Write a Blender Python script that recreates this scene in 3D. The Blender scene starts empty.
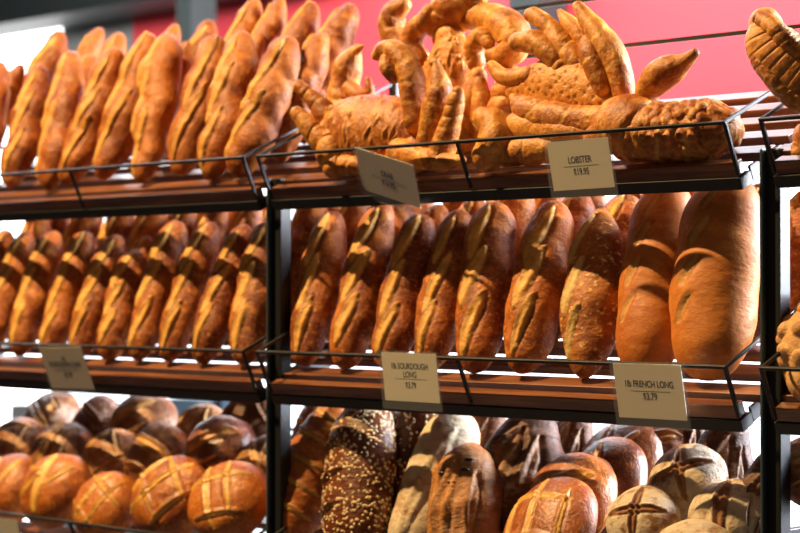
import bpy, math, random
import numpy as np
from mathutils import Vector, Matrix

C = bpy.context.scene.collection
# ------------------------------------------------------------ camera
FPX = 2017.0
YAW = math.atan2(2004.0, 2017.0)
PIT = math.atan(25.5/FPX)
_Fh = Vector((-math.cos(YAW), math.sin(YAW), 0)); _Z = Vector((0, 0, 1))
CR = Vector((math.sin(YAW), math.cos(YAW), 0))
CF = _Fh*math.cos(PIT) + _Z*math.sin(PIT)
CU = -_Fh*math.sin(PIT) + _Z*math.cos(PIT)
CAM = Vector((3.126, -2.692, 1.5))
cd = bpy.data.cameras.new('camera'); cam = bpy.data.objects.new('camera', cd); C.objects.link(cam)
cd.sensor_width = 36; cd.lens = FPX/800*36; cd.clip_start = .05; cd.clip_end = 60
cam.matrix_world = Matrix(((CR.x, CU.x, -CF.x, CAM.x), (CR.y, CU.y, -CF.y, CAM.y), (CR.z, CU.z, -CF.z, CAM.z), (0, 0, 0, 1)))
cd.dof.use_dof = True; cd.dof.focus_distance = 3.42; cd.dof.aperture_fstop = 4.0
bpy.context.scene.camera = cam
vs = bpy.context.scene.view_settings
vs.view_transform = 'Standard'; vs.look = 'None'; vs.gamma = 1; vs.exposure = 0; vs.use_curve_mapping = False

def at(px, py, Y):
    "a point of the photograph brought back to the vertical plane at depth Y"
    d = CF + CR*((px-400)/FPX) - CU*((py-266.5)/FPX)
    return CAM + d*((Y-CAM.y)/d.y)
def mpp(P):
    return (P-CAM).dot(CF)/FPX

# ------------------------------------------------------------ light
w = bpy.data.worlds.new('room_light'); bpy.context.scene.world = w; w.use_nodes = True
w.node_tree.nodes['Background'].inputs[0].default_value = (1, .6, .38, 1)
w.node_tree.nodes['Background'].inputs[1].default_value = .035
def lamp(name, kind, loc, aim, power, col, size=.3, sy=None, spot=None):
    l = bpy.data.lights.new(name, kind); l.energy = power; l.color = col
    o = bpy.data.objects.new(name, l); C.objects.link(o); o.location = loc
    o.rotation_euler = (Vector(aim)-Vector(loc)).to_track_quat('-Z', 'Y').to_euler()
    if kind == 'AREA':
        l.size = size
        if sy: l.shape = 'RECTANGLE'; l.size_y = sy
    if kind == 'SPOT':
        l.shadow_soft_size = size; l.spot_size = math.radians(spot); l.spot_blend = .5
    return o
# warm ceiling spot in front of the shelves, from the left
lamp('ceiling_spot', 'SPOT', (-2.1, -2.05, 5.9), (0.1, .1, 1.45), 2700, (1, .66, .30), .055, spot=44)
lamp('front_fill', 'AREA', (1.2, -3.2, 3.6), (.0, .1, 1.5), 7, (1, .62, .34), 1.6)  # weak warm fill added to lift the shaded loaf fronts and cards
# cool daylight from the shop windows behind and to the right of the shelves
lamp('daylight_side', 'AREA', (2.8, 3.1, 2.75), (.2, .1, 1.6), 1300, (.82, .89, 1), 1.6, 2.2)
lamp('daylight_high', 'AREA', (-2.6, 2.75, 4.1), (.0, .1, 1.6), 240, (.86, .92, 1), 6, 2.)
lamp('pink_wall_fill', 'AREA', (-2.2, 1.7, 3.1), (-2.9, 3.3, 2.2), 125, (1, .97, .97), 5, .4)  # unseen lamp added to brighten the pink wall, not window daylight

# ------------------------------------------------------------ materials
def mat(name):
    m = bpy.data.materials.new(name); m.use_nodes = True
    nt = m.node_tree; b = nt.nodes['Principled BSDF']
    return m, nt, b
def N(nt, t, **k):
    n = nt.nodes.new(t)
    for a, v in k.items(): setattr(n, a, v)
    return n
def plain(name, col, rough=.5, metal=0, emit=0, spec=.5):
    m, nt, b = mat(name)
    b.inputs['Base Color'].default_value = (*col, 1); b.inputs['Roughness'].default_value = rough
    b.inputs['Metallic'].default_value = metal; b.inputs['Specular IOR Level'].default_value = spec
    if emit:
        b.inputs['Emission Color'].default_value = (*col, 1); b.inputs['Emission Strength'].default_value = emit
    return m
def noise(nt, vec, scale, detail=4, rough=.55):
    n = N(nt, 'ShaderNodeTexNoise'); n.inputs['Scale'].default_value = scale
    n.inputs['Detail'].default_value = detail; n.inputs['Roughness'].default_value = rough
    nt.links.new(vec, n.inputs['Vector']); return n.outputs['Fac']
def rng(nt, fac, a, b, c=0., d=1.):
    n = N(nt, 'ShaderNodeMapRange'); n.interpolation_type = 'SMOOTHSTEP'
    for i, v in zip((1, 2, 3, 4), (a, b, c, d)): n.inputs[i].default_value = v
    nt.links.new(fac, n.inputs[0]); return n.outputs[0]
def mix(nt, fac, A, B):
    n = N(nt, 'ShaderNodeMix', data_type='RGBA')
    for s, v in ((6, A), (7, B)):
        if isinstance(v, tuple): n.inputs[s].default_value = (*v, 1)
        else: nt.links.new(v, n.inputs[s])
    if isinstance(fac, float): n.inputs[0].default_value = fac
    else: nt.links.new(fac, n.inputs[0])
    return n.outputs[2]
def math_(nt, op, a, b=0.):
    n = N(nt, 'ShaderNodeMath', operation=op)
    for i, v in enumerate((a, b)):
        if isinstance(v, (int, float)): n.inputs[i].default_value = v
        else: nt.links.new(v, n.inputs[i])
    return n.outputs[0]
def crust(name, deep, mid, cutc, scale=9., freck=.5, flour=None, flour_amt=.5, rough=.55, bump=.9, blister=170., coat=.0):
    m, nt, b = mat(name)
    tc = N(nt, 'ShaderNodeTexCoord'); oi = N(nt, 'ShaderNodeObjectInfo')
    add = N(nt, 'ShaderNodeVectorMath', operation='ADD'); cmb = N(nt, 'ShaderNodeCombineXYZ')
    r10 = math_(nt, 'MULTIPLY', oi.outputs['Random'], 10.)
    for i in range(3): nt.links.new(r10, cmb.inputs[i])
    nt.links.new(tc.outputs['Object'], add.inputs[0]); nt.links.new(cmb.outputs[0], add.inputs[1])
    v = add.outputs[0]
    n1 = noise(nt, v, scale, 5, .6); n2 = noise(nt, v, blister, 2, .5); n3 = noise(nt, v, scale*5, 4, .6)
    s = math_(nt, 'ADD', math_(nt, 'MULTIPLY', n1, .6), math_(nt, 'MULTIPLY', n3, .4))
    s = math_(nt, 'ADD', s, math_(nt, 'MULTIPLY', math_(nt, 'SUBTRACT', oi.outputs['Random'], .5), .10))
    c = mix(nt, rng(nt, s, .38, .62), deep, mid)
    c = mix(nt, math_(nt, 'MULTIPLY', rng(nt, noise(nt, v, 45., 5, .7), .52, .68), .35), c, tuple(.5*p+.5*q for p, q in zip(mid, cutc)))
    fr = math_(nt, 'MULTIPLY', rng(nt, n2, .56, .70), freck)
    c = mix(nt, fr, c, cutc)
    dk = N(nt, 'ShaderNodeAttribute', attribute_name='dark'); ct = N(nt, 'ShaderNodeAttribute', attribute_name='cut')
    cutn = mix(nt, rng(nt, n3, .35, .65), tuple(x*.72 for x in cutc), cutc)
    c = mix(nt, ct.outputs['Fac'], c, cutn)
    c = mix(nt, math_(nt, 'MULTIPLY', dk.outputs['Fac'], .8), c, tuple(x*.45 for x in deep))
    if flour:
        fl = N(nt, 'ShaderNodeAttribute', attribute_name='flour')
        k = math_(nt, 'MULTIPLY', fl.outputs['Fac'], rng(nt, math_(nt, 'ADD', math_(nt, 'MULTIPLY', n1, .5), math_(nt, 'MULTIPLY', n3, .5)), .62-.3*flour_amt, .80-.3*flour_amt))
        c = mix(nt, k, c, flour)
    nt.links.new(c, b.inputs['Base Color'])
    b.inputs['Roughness'].default_value = rough
    b.inputs['Coat Weight'].default_value = coat; b.inputs['Coat Roughness'].default_value = .35
    b.inputs['Specular IOR Level'].default_value = .45
    bp = N(nt, 'ShaderNodeBump'); bp.inputs['Strength'].default_value = bump; bp.inputs['Distance'].default_value = .0035
    n5 = noise(nt, v, 70., 6, .65)
    h = math_(nt, 'ADD', math_(nt, 'ADD', math_(nt, 'MULTIPLY', n2, .4), math_(nt, 'MULTIPLY', n3, .8)), math_(nt, 'MULTIPLY', n5, .9))
    nt.links.new(h, bp.inputs['Height']); nt.links.new(bp.outputs[0], b.inputs['Normal'])
    return m
M = {}
M['sour'] = crust('sourdough_crust', (.20, .036, .003), (.50, .135, .012), (.95, .50, .10), freck=.35)
M['bag'] = crust('baguette_crust', (.22, .042, .003), (.44, .125, .012), (.84, .40, .07), freck=.25)
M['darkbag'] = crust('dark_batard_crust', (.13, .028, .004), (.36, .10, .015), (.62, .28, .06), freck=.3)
M['seedy'] = crust('sesame_crust', (.26, .065, .006), (.52, .17, .02), (.95, .62, .20), freck=.85, blister=130.)
M['french'] = crust('french_crust', (.42, .11, .010), (.60, .20, .025), (.80, .40, .09), freck=.12, scale=6., bump=.5, blister=90.)
M['stripe'] = crust('striped_crust', (.20, .042, .006), (.40, .11, .012), (.88, .46, .09), freck=.2, rough=.42, coat=.1)
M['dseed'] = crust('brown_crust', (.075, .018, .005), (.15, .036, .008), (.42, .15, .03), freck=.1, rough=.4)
M['pale'] = crust('floury_pale_crust', (.42, .25, .12), (.66, .45, .24), (.62, .32, .1), freck=.1, flour=(.64, .53, .36), flour_amt=.9, rough=.75, coat=0)
M['walnut'] = crust('fruit_loaf_crust', (.16, .06, .025), (.46, .2, .07), (.62, .26, .06), scale=16., freck=.2, flour=(.66, .55, .42), flour_amt=.25, bump=1., coat=.05)
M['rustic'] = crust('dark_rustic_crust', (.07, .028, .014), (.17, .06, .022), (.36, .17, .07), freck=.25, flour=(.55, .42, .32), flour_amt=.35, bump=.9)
M['boule'] = crust('boule_crust', (.24, .048, .004), (.46, .125, .012), (.95, .50, .09), freck=.35, rough=.42, coat=.25)
M['dboule'] = crust('dark_boule_crust', (.11, .03, .012), (.28, .08, .02), (.62, .27, .07), freck=.2, rough=.25, coat=.6)
M['fboule'] = crust('flour_boule_crust', (.22, .10, .04), (.50, .26, .1), (.35, .13, .04), freck=.15, flour=(.62, .52, .38), flour_amt=.85, rough=.7, coat=0)
M['mboule'] = crust('country_boule_crust', (.13, .045, .018), (.36, .14, .04), (.72, .38, .12), freck=.2, flour=(.62, .50, .36), flour_amt=.35, rough=.42, coat=.2)
M['dough'] = crust('glazed_dough_crust', (.34, .085, .008), (.70, .29, .045), (.90, .52, .13), scale=14., freck=.15, rough=.48, bump=.7, coat=.04, blister=60.)
M['knob'] = crust('knobbly_crust', (.55, .27, .09), (.72, .40, .16), (.8, .5, .2), freck=.5, bump=.9, coat=0, rough=.6)
M['seed'] = plain('oat_seed', (.80, .60, .32), .6)
M['fruit'] = plain('dark_fruit', (.03, .012, .01), .35)
M['steel'] = plain('black_steel', (.008, .010, .012), .45, 0, spec=.5)
M['blue_steel'] = plain('blue_grey_steel', (.05, .085, .11), .4, .3)
M['card'] = plain('cream_card', (.86, .77, .58), .7)
M['ink'] = plain('black_ink', (.02, .018, .015), .8)
m, nt, b = mat('clear_acrylic'); M['acryl'] = m
for n in list(nt.nodes):
    if n.type != 'OUTPUT_MATERIAL': nt.nodes.remove(n)
g = N(nt, 'ShaderNodeBsdfGlossy'); g.inputs['Roughness'].default_value = .12
t = N(nt, 'ShaderNodeBsdfTransparent'); t.inputs[0].default_value = (.96, .97, .98, 1)
d_ = N(nt, 'ShaderNodeBsdfDiffuse'); d_.inputs[0].default_value = (.7, .72, .75, 1)
x1 = N(nt, 'ShaderNodeMixShader'); x1.inputs[0].default_value = .07; x2 = N(nt, 'ShaderNodeMixShader'); x2.inputs[0].default_value = .08
nt.links.new(t.outputs[0], x1.inputs[1]); nt.links.new(d_.outputs[0], x1.inputs[2])
nt.links.new(x1.outputs[0], x2.inputs[1]); nt.links.new(g.outputs[0], x2.inputs[2])
nt.links.new(x2.outputs[0], [n for n in nt.nodes if n.type == 'OUTPUT_MATERIAL'][0].inputs[0])
def wood():
    m, nt, b = mat('varnished_wood')
    tc = N(nt, 'ShaderNodeTexCoord'); mp = N(nt, 'ShaderNodeMapping'); mp.inputs['Scale'].default_value = (3, 45, 45)
    nt.links.new(tc.outputs['Object'], mp.inputs[0])
    n = noise(nt, mp.outputs[0], 1.3, 6, .6)
    c = mix(nt, rng(nt, n, .35, .68), (.10, .03, .012), (.28, .11, .045))
    nt.links.new(c, b.inputs['Base Color']); b.inputs['Roughness'].default_value = .32
    b.inputs['Coat Weight'].default_value = .5; b.inputs['Coat Roughness'].default_value = .18
    return m
M['wood'] = wood()
# ------------------------------------------------------------ object helpers
def tag(o, label=None, cat=None, group=None, kind=None):
    if label: o['label'] = label
    if cat: o['category'] = cat
    if group: o['group'] = group
    if kind: o['kind'] = kind
    return o
def empty(name, loc=(0, 0, 0), label=None, cat=None, group=None):
    o = bpy.data.objects.new(name, None); o.empty_display_size = .05; C.objects.link(o); o.location = loc
    return tag(o, label, cat, group)
def link(name, me, m=None, parent=None, M4=None):
    o = bpy.data.objects.new(name, me); C.objects.link(o)
    if m and not me.materials: me.materials.append(M[m] if isinstance(m, str) else m)
    if M4 is not None: o.matrix_world = M4
    if parent:
        o.parent = parent; bpy.context.view_layer.update() if False else None
        o.matrix_parent_inverse = Matrix.Translation(-Vector(parent.location)) if parent.type == 'EMPTY' else Matrix()
    return o
class MB:
    def __init__(s): s.v = []; s.f = []; s.a = {}
    def hexa(s, p):
        n = len(s.v); s.v += [tuple(q) for q in p]
        s.f += [tuple(n+i for i in q) for q in ((0, 3, 2, 1), (4, 5, 6, 7), (0, 1, 5, 4), (1, 2, 6, 5), (2, 3, 7, 6), (3, 0, 4, 7))]
    def box(s, x0, x1, y0, y1, z0, z1, T=lambda p: p):
        s.hexa([T(Vector(p)) for p in ((x0, y0, z0), (x1, y0, z0), (x1, y1, z0), (x0, y1, z0), (x0, y0, z1), (x1, y0, z1), (x1, y1, z1), (x0, y1, z1))])
    def rod(s, a, b, r, k=10):
        a = Vector(a); b = Vector(b); d = (b-a).normalized(); u = d.orthogonal().normalized(); w_ = d.cross(u)
        n = len(s.v)
        for p in (a, b):
            for i in range(k):
                t = 2*math.pi*i/k; s.v.append(tuple(p+(u*math.cos(t)+w_*math.sin(t))*r))
        for i in range(k): s.f.append((n+i, n+(i+1) % k, n+k+(i+1) % k, n+k+i))
        s.f.append(tuple(n+i for i in range(k))[::-1]); s.f.append(tuple(n+k+i for i in range(k)))
    def mesh(s, name, smooth=False, bevel=0):
        me = bpy.data.meshes.new(name); me.from_pydata(s.v, [], s.f); me.update()
        if smooth: me.polygons.foreach_set('use_smooth', [True]*len(me.polygons))
        return me
def bev(o, wd=.002):
    b = o.modifiers.new('bevel', 'BEVEL'); b.width = wd; b.segments = 2; b.limit_method = 'ANGLE'; return o

# ------------------------------------------------------------ bread shapes
def fbm(P, seed, freq, octs=3):
    "smooth random field from sums of sines"
    r = np.random.RandomState(seed); out = np.zeros(len(P)); amp = 1.; tot = 0
    for o_ in range(octs):
        for k in range(6):
            d = r.normal(size=3); d /= np.linalg.norm(d)
            out += amp*np.sin(P@d*freq*(.7+.6*r.rand()) + r.rand()*6.28)/2.5
        tot += amp; amp *= .5; freq *= 2.1
    return out/tot
def sst(x, a, b):
    t = np.clip((x-a)/(b-a), 0, 1); return t*t*(3-2*t)
def grid_mesh(name, P, nu, nv, attrs):
    "closed surface from rings; the first and last rings are collapsed"
    me = bpy.data.meshes.new(name)
    i = np.arange(nu-1)[:, None]; j = np.arange(nv)[None, :]
    q = np.stack([i*nv+j, i*nv+(j+1) % nv, (i+1)*nv+(j+1) % nv, (i+1)*nv+j], -1).reshape(-1, 4)
    n0 = len(P); top = P[:nv].mean(0); bot = P[-nv:].mean(0)
    V = np.vstack([P, top, bot]); F = [tuple(map(int, r)) for r in q]
    F += [(n0, (k+1) % nv, k) for k in range(nv)]
    F += [(n0+1, (nu-1)*nv+k, (nu-1)*nv+(k+1) % nv) for k in range(nv)]
    me.from_pydata(V.tolist(), [], F); me.update()
    me.polygons.foreach_set('use_smooth', [True]*len(me.polygons))
    for k, a in attrs.items():
        at_ = me.attributes.new(k, 'FLOAT', 'POINT')
        at_.data.foreach_set('value', np.concatenate([a, [a[:nv].mean(), a[-nv:].mean()]]).astype(np.float32))
    return me
def cut_field(Q, cuts, ear=.004, depth=.002, bulge=.003):
    "Q: 2-D surface coordinates; cuts: (x0,y0,x1,y1,width). returns displacement, cut mask, dark edge"
    disp = np.zeros(len(Q)); m = np.zeros(len(Q)); dk = np.zeros(len(Q))
    for (x0, y0, x1, y1, wd) in cuts:
        d = np.array([x1-x0, y1-y0]); L = np.linalg.norm(d); d /= L; n = np.array([-d[1], d[0]])
        r = Q-np.array([(x0+x1)/2, (y0+y1)/2]); p = r@d/(L/2); q = r@n
        q = q + .04*wd*np.sin(p*3+x0*50)+.05*wd*np.sin(p*11+y0*90)*(p*p)
        hw = wd/2*np.sqrt(np.clip(1-p*p, 0, 1)); ins = (np.abs(p) < 1)
        e = np.where(ins, 1, 0)
        k = q/np.maximum(hw, 1e-5)
        inside = e*sst(-np.abs(q)+hw, -.0006, .0014)
        prof = e*np.clip(1-k*k, 0, 1)*(1+.25*np.sin(q*900+p*6)*np.sin(p*23+y0*40))
        ew = wd*.14+.0012
        earp = e*np.exp(-((q-hw)/ew)**2)*np.sqrt(np.clip(1-p*p, 0, 1))
        lo = e*np.exp(-((q+hw)/ew)**2)*np.sqrt(np.clip(1-p*p, 0, 1))
        gro = e*np.exp(-((q-hw+1.6*ew)/ew)**2)*np.sqrt(np.clip(1-p*p, 0, 1))
        disp = disp + prof*bulge + earp*ear - gro*depth - lo*depth*.8
        m = np.maximum(m, inside); dk = np.maximum(dk, np.maximum(lo*.55, np.maximum(earp*.6, gro*.3)*.9))
    return disp, m, dk
def loaf_mesh(name, L, r, cuts, seed, p=2.6, q=2.2, flat=.88, lump=.03, twist=.05, nu=130, nv=84, ear=.004, depth=.002, bulge=.003, bend=.0, tips=.45, taper=0., flour_top=0, pinch=0):
    "long loaf along +Z from 0 to L, scored face towards -Y"
    th = np.linspace(.03, math.pi-.03, nu); t = (1-np.cos(th))/2
    t = .5*t+.5*np.linspace(t[0], t[-1], nu)
    ph = np.linspace(0, 2*math.pi, nv, endpoint=False)
    T, A = np.meshgrid(t, ph, indexing='ij'); T = T.ravel(); A = A.ravel()
    R = r*np.clip(1-np.abs(2*T-1)**p, 0, 1)**(1/q)
    R = R*(1+taper*(T-.5))
    a = (A+math.pi) % (2*math.pi)-math.pi          # angle from the scored face
    R = R*(1+twist*np.cos(2*math.pi*2.7*T-a*1.0+seed))
    if pinch: R = R*(1-pinch*np.abs(np.sin(math.pi*T*3.2+a*.9+seed))**8)
    x = R*np.sin(a); y = -R*np.cos(a)*flat
    y = np.where(y > 0, y*.82, y)
    z = T*L
    P = np.stack([x, y, z], 1)
    nx = np.stack([np.sin(a), -np.cos(a), (T-.5)*1.2*np.abs(2*T-1)**6], 1)
    nx /= np.linalg.norm(nx, axis=1)[:, None]
    arc = r*a
    Q = np.stack([arc, z], 1)
    d, m, dk = cut_field(Q, cuts, ear, depth, bulge)
    face = sst(-np.abs(a), -2.2, -1.7)
    d *= face; m *= face; dk *= face
    f1 = fbm(P, seed, 2.2/r*.5, 2)*lump*r*1.3 + fbm(P, seed+5, 9/r*.5, 2)*lump*r*.35
    P = P+nx*(d+f1)[:, None]
    P[:, 0] += bend*L*(np.sin(math.pi*T)-.5)
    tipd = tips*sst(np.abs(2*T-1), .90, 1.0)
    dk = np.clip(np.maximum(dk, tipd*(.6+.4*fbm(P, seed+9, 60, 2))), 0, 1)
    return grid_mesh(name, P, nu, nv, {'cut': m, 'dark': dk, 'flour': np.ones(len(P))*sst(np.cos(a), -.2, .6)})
def boule_mesh(name, r, h, cuts, seed, lump=.035, ear=.004, depth=.003, bulge=.003, nu=96, nv=120, oval=1., power=2.3):
    "round loaf, base at z=0, scored top towards +Z"
    th = np.linspace(.02, math.pi-.02, nu); ph = np.linspace(0, 2*math.pi, nv, endpoint=False)
    T, A = np.meshgrid(th, ph, indexing='ij'); T = T.ravel(); A = A.ravel()
    s = np.abs(np.sin(T))**(2/power); c = np.sign(np.cos(T))*np.abs(np.cos(T))**(2/power)
    x = r*s*np.cos(A)*oval; y = r*s*np.sin(A); z = np.where(c > 0, h*.68*c, h*.32*c)+h*.32
    P = np.stack([x, y, z], 1)
    nn = np.stack([x/(r*oval)**2, y/r**2, (z-h*.32)/(h*.68)**2], 1); nn /= np.linalg.norm(nn, axis=1)[:, None]
    arc = np.where(c > 0, 1, .0)
    Q = np.stack([x/r, y/r], 1)*(1+.25*(1-sst(c, 0, 1)))[:, None]*r
    d, m, dk = cut_field(Q, [tuple(k*r for k in q_) for q_ in cuts], ear, depth, bulge)
    up = sst(c, -.05, .12); d *= up; m *= up; dk *= up
    f = fbm(P, seed, 1.5/r, 2)*lump*r*1.6+fbm(P, seed+3, 6/r, 2)*lump*r*.4
    P = P+nn*(d+f*(.3+.7*sst(c, -.6, .2)))[:, None]
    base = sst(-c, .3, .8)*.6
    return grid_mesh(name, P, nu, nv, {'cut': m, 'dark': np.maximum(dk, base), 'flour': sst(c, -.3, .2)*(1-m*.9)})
def catmull(pts, n):
    pts = [np.array(p, float) for p in pts]; k = len(pts)
    ext = [2*pts[0]-pts[1]]+pts+[2*pts[-1]-pts[-2]]; out = []
    for i in range(n):
        u = i/(n-1)*(k-1); j = min(int(u), k-2); f = u-j
        a, b, c, d = ext[j:j+4]
        out.append(.5*((2*b)+(-a+c)*f+(2*a-5*b+4*c-d)*f*f+(-a+3*b-3*c+d)*f**3))
    return np.array(out)
def tube_mesh(name, pts, seed, ridges=0, ramp=.12, lump=.05, nu=70, nv=40, pebble=0, flatY=1., pits=0, slash=0, darktip=0.):
    "pts: (x,y,z,radius) -> tapered rounded dough roll"
    S = catmull(pts, nu-12); c = S[:, :3]; R = np.maximum(S[:, 3], .002)
    seg = np.r_[0, np.cumsum(np.linalg.norm(np.diff(c, axis=0), axis=1))]
    # rounded caps
    def cap(p, d, r, flip):
        o_ = []
        for k in range(6):
            t = (k+.6)/6.2*math.pi/2
            o_.append((p+d*r*math.cos(t), r*math.sin(t)))
        return o_ if not flip else o_[::-1]
    d0 = c[0]-c[1]; d0 /= np.linalg.norm(d0); d1 = c[-1]-c[-2]; d1 /= np.linalg.norm(d1)
    rings = cap(c[0], d0, R[0], False)+[(c[i], R[i]) for i in range(len(c))]+cap(c[-1], d1, R[-1], True)
    cc = np.array([a for a, b in rings]); rr = np.array([b for a, b in rings])
    tan = np.gradient(cc, axis=0); tan /= np.linalg.norm(tan, axis=1)[:, None]+1e-9
    u = np.cross(tan[0], [0.3, 1, .1]); u /= np.linalg.norm(u); P = []; NN = []; AA = []; TT = []
    sl = np.r_[0, np.cumsum(np.linalg.norm(np.diff(cc, axis=0), axis=1))]
    for i in range(len(cc)):
        u = u-tan[i]*u.dot(tan[i]); u /= np.linalg.norm(u); v = np.cross(tan[i], u)
        for k in range(nv):
            a = 2*math.pi*k/nv; n = u*math.cos(a)+v*math.sin(a); n2 = n.copy(); n2[1] *= flatY
            P.append(cc[i]+n2*rr[i]); NN.append(n); AA.append(a); TT.append(i)
    P = np.array(P); NN = np.array(NN); AA = np.array(AA); TT = np.array(TT); rv = rr[TT]; s = sl[TT]; Lt = sl[-1]
    rm = rr.max(); d = fbm(P, seed, 1.1/rm, 2)*lump*rv*1.5+fbm(P, seed+3, 5/rm, 2)*lump*rv*.5
    dk = np.zeros(len(P)); ct = np.zeros(len(P))
    if ridges:
        w_ = np.abs(np.sin(math.pi*ridges*s/Lt+.8*np.sin(AA+seed)+.9*fbm(P, seed+8, 1.2/rm, 1)))
        d -= ramp*rv*(1-w_)**4*1.5*(.6+.6*fbm(P, seed+6, 1.5/rm, 1))-ramp*rv*.1
        dk = np.maximum(dk, .45*sst(w_, .85, 1.)*(.5+.5*fbm(P, seed+4, 2/rm, 1))); ct = np.maximum(ct, .5*sst(1-w_, .6, .95))
    r_ = np.random.RandomState(seed)
    def scatter(n, rad, fn, sp=1.5):
        nonlocal d, dk, ct
        idx = r_.choice(len(P), n)
        kept = []
        for i in idx:
            if any(np.linalg.norm(P[i]-P[k]) < rad*sp for k in kept): continue
            kept.append(i); q = np.linalg.norm(P-P[i], axis=1)/rad; fn(q)
    if pebble:
        def f(q):
            nonlocal d, dk, ct
            b = np.sqrt(np.clip(1-q*q, 0, 1)); d = np.maximum(d, b*rm*.17); dk = np.maximum(dk, .4*sst(b, .75, 1))
        scatter(int(pebble), rm*.25, f, 1.25)
    if pits:
        def f(q):
            nonlocal d, dk, ct
            b = np.exp(-q*q); d = d-b*.0022; dk = np.maximum(dk, b*.7)
        scatter(int(pits), .0036, f, 3.2)
    if slash:
        for k in range(int(slash)):
            i = r_.randint(len(P)); rel = P-P[i]; ax = np.array([r_.normal()*.35, r_.normal()*.2, 1]); ax /= np.linalg.norm(ax)
            pp = rel@ax; qq = np.linalg.norm(rel-pp[:, None]*ax, axis=1); hl = rm*.22
            lens = np.exp(-(pp/hl)**4-(qq/.0026)**2); d += lens*.0045; ct = np.maximum(ct, lens*.5)
    if darktip: dk = np.maximum(dk, darktip*sst(s/Lt, .86, 1))
    P = P+NN*d[:, None]
    return grid_mesh(name, P, len(cc), nv, {'cut': np.clip(ct, 0, 1), 'dark': np.clip(dk, 0, 1), 'flour': np.zeros(len(P))})

# ------------------------------------------------------------ setting
YB = 3.3
def struct(name, mb, m):
    return tag(link(name, mb.mesh(name), m), kind='structure')
def wall_rect(name, x0, x1, z0, z1, y, th, m):
    k = MB(); k.box(x0, x1, y, y+th, z0, z1); return struct(name, k, m)
M['pink'] = plain('pink_wall_paint', (.93, .075, .095), .8)
M['beam'] = plain('dark_green_grey_beam', (.018, .026, .026), .6)
M['column'] = plain('grey_green_column', (.035, .05, .048), .6)
M['glow'] = plain('bright_window', (1, 1, 1), .5, emit=5)
M['glow2'] = plain('overcast_window', (.86, .93, 1), .5, emit=2.2)
M['floor'] = plain('dark_floor_tile', (.06, .05, .045), .4)
M['grey'] = plain('grey_wall_paint', (.34, .36, .36), .8)
M['frame'] = plain('dark_blue_frame', (.02, .045, .075), .5)
k = MB(); k.box(-12, 8, -6, YB+.3, -.05, 0); struct('floor', k, 'floor')
zb = at(100, 24, YB).z                 # underside of the beam
zp = at(383, 175, YB).z                # foot of the pink wall
xw = at(62, 50, YB).x; xg = at(133, 40, YB).x
wall_rect('wall_back', xg, 4.5, zp, 5.2, YB, .1, 'pink')
wall_rect('wall_back_left', xw, xg, zp, 5.2, YB, .1, 'grey')
wall_rect('window_1', -12, xw, .1, 5.2, YB+.02, .05, 'glow')
wall_rect('window_2', xw, 4.5, .35, zp, YB+.02, .05, 'glow2')
wall_rect('wall_back_lower', xw, 4.5, 0, .35, YB, .1, 'grey')
k = MB(); k.box(-12, at(300, 5, YB-.35).x, YB-.35, YB-.05, zb, zb+1.6); struct('trim_1', k, 'beam')
cx0 = at(176, 20, YB-.5).x; cx1 = at(191, 20, YB-.5).x
k = MB(); k.box(cx0, cx1, YB-.5, YB-.36, zp-.2, 5); struct('trim_2', k, 'column')
k = MB(); k.box(at(508, 20, YB-.2).x, at(540, 20, YB-.2).x, YB-.2, YB-.05, at(520, 34, YB-.2).z, 5); struct('trim_3', k, 'beam')

M['haze_blue'] = plain('blue_grey_panel_paint', (.10, .17, .22), .6)
for i, (a, b_, c, d) in enumerate(((168, 216, 398, 424), (10, 31, 404, 450), (214, 222, 380, 430))):
    p0 = at(a, c, YB-.4); p1 = at(b_, d, YB-.4)
    k = MB(); k.box(p0.x, p1.x, YB-.4, YB-.3, p1.z-.3, p0.z); struct('trim_%d' % (4+i), k, ('haze_blue', 'grey', 'frame')[i])
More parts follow.
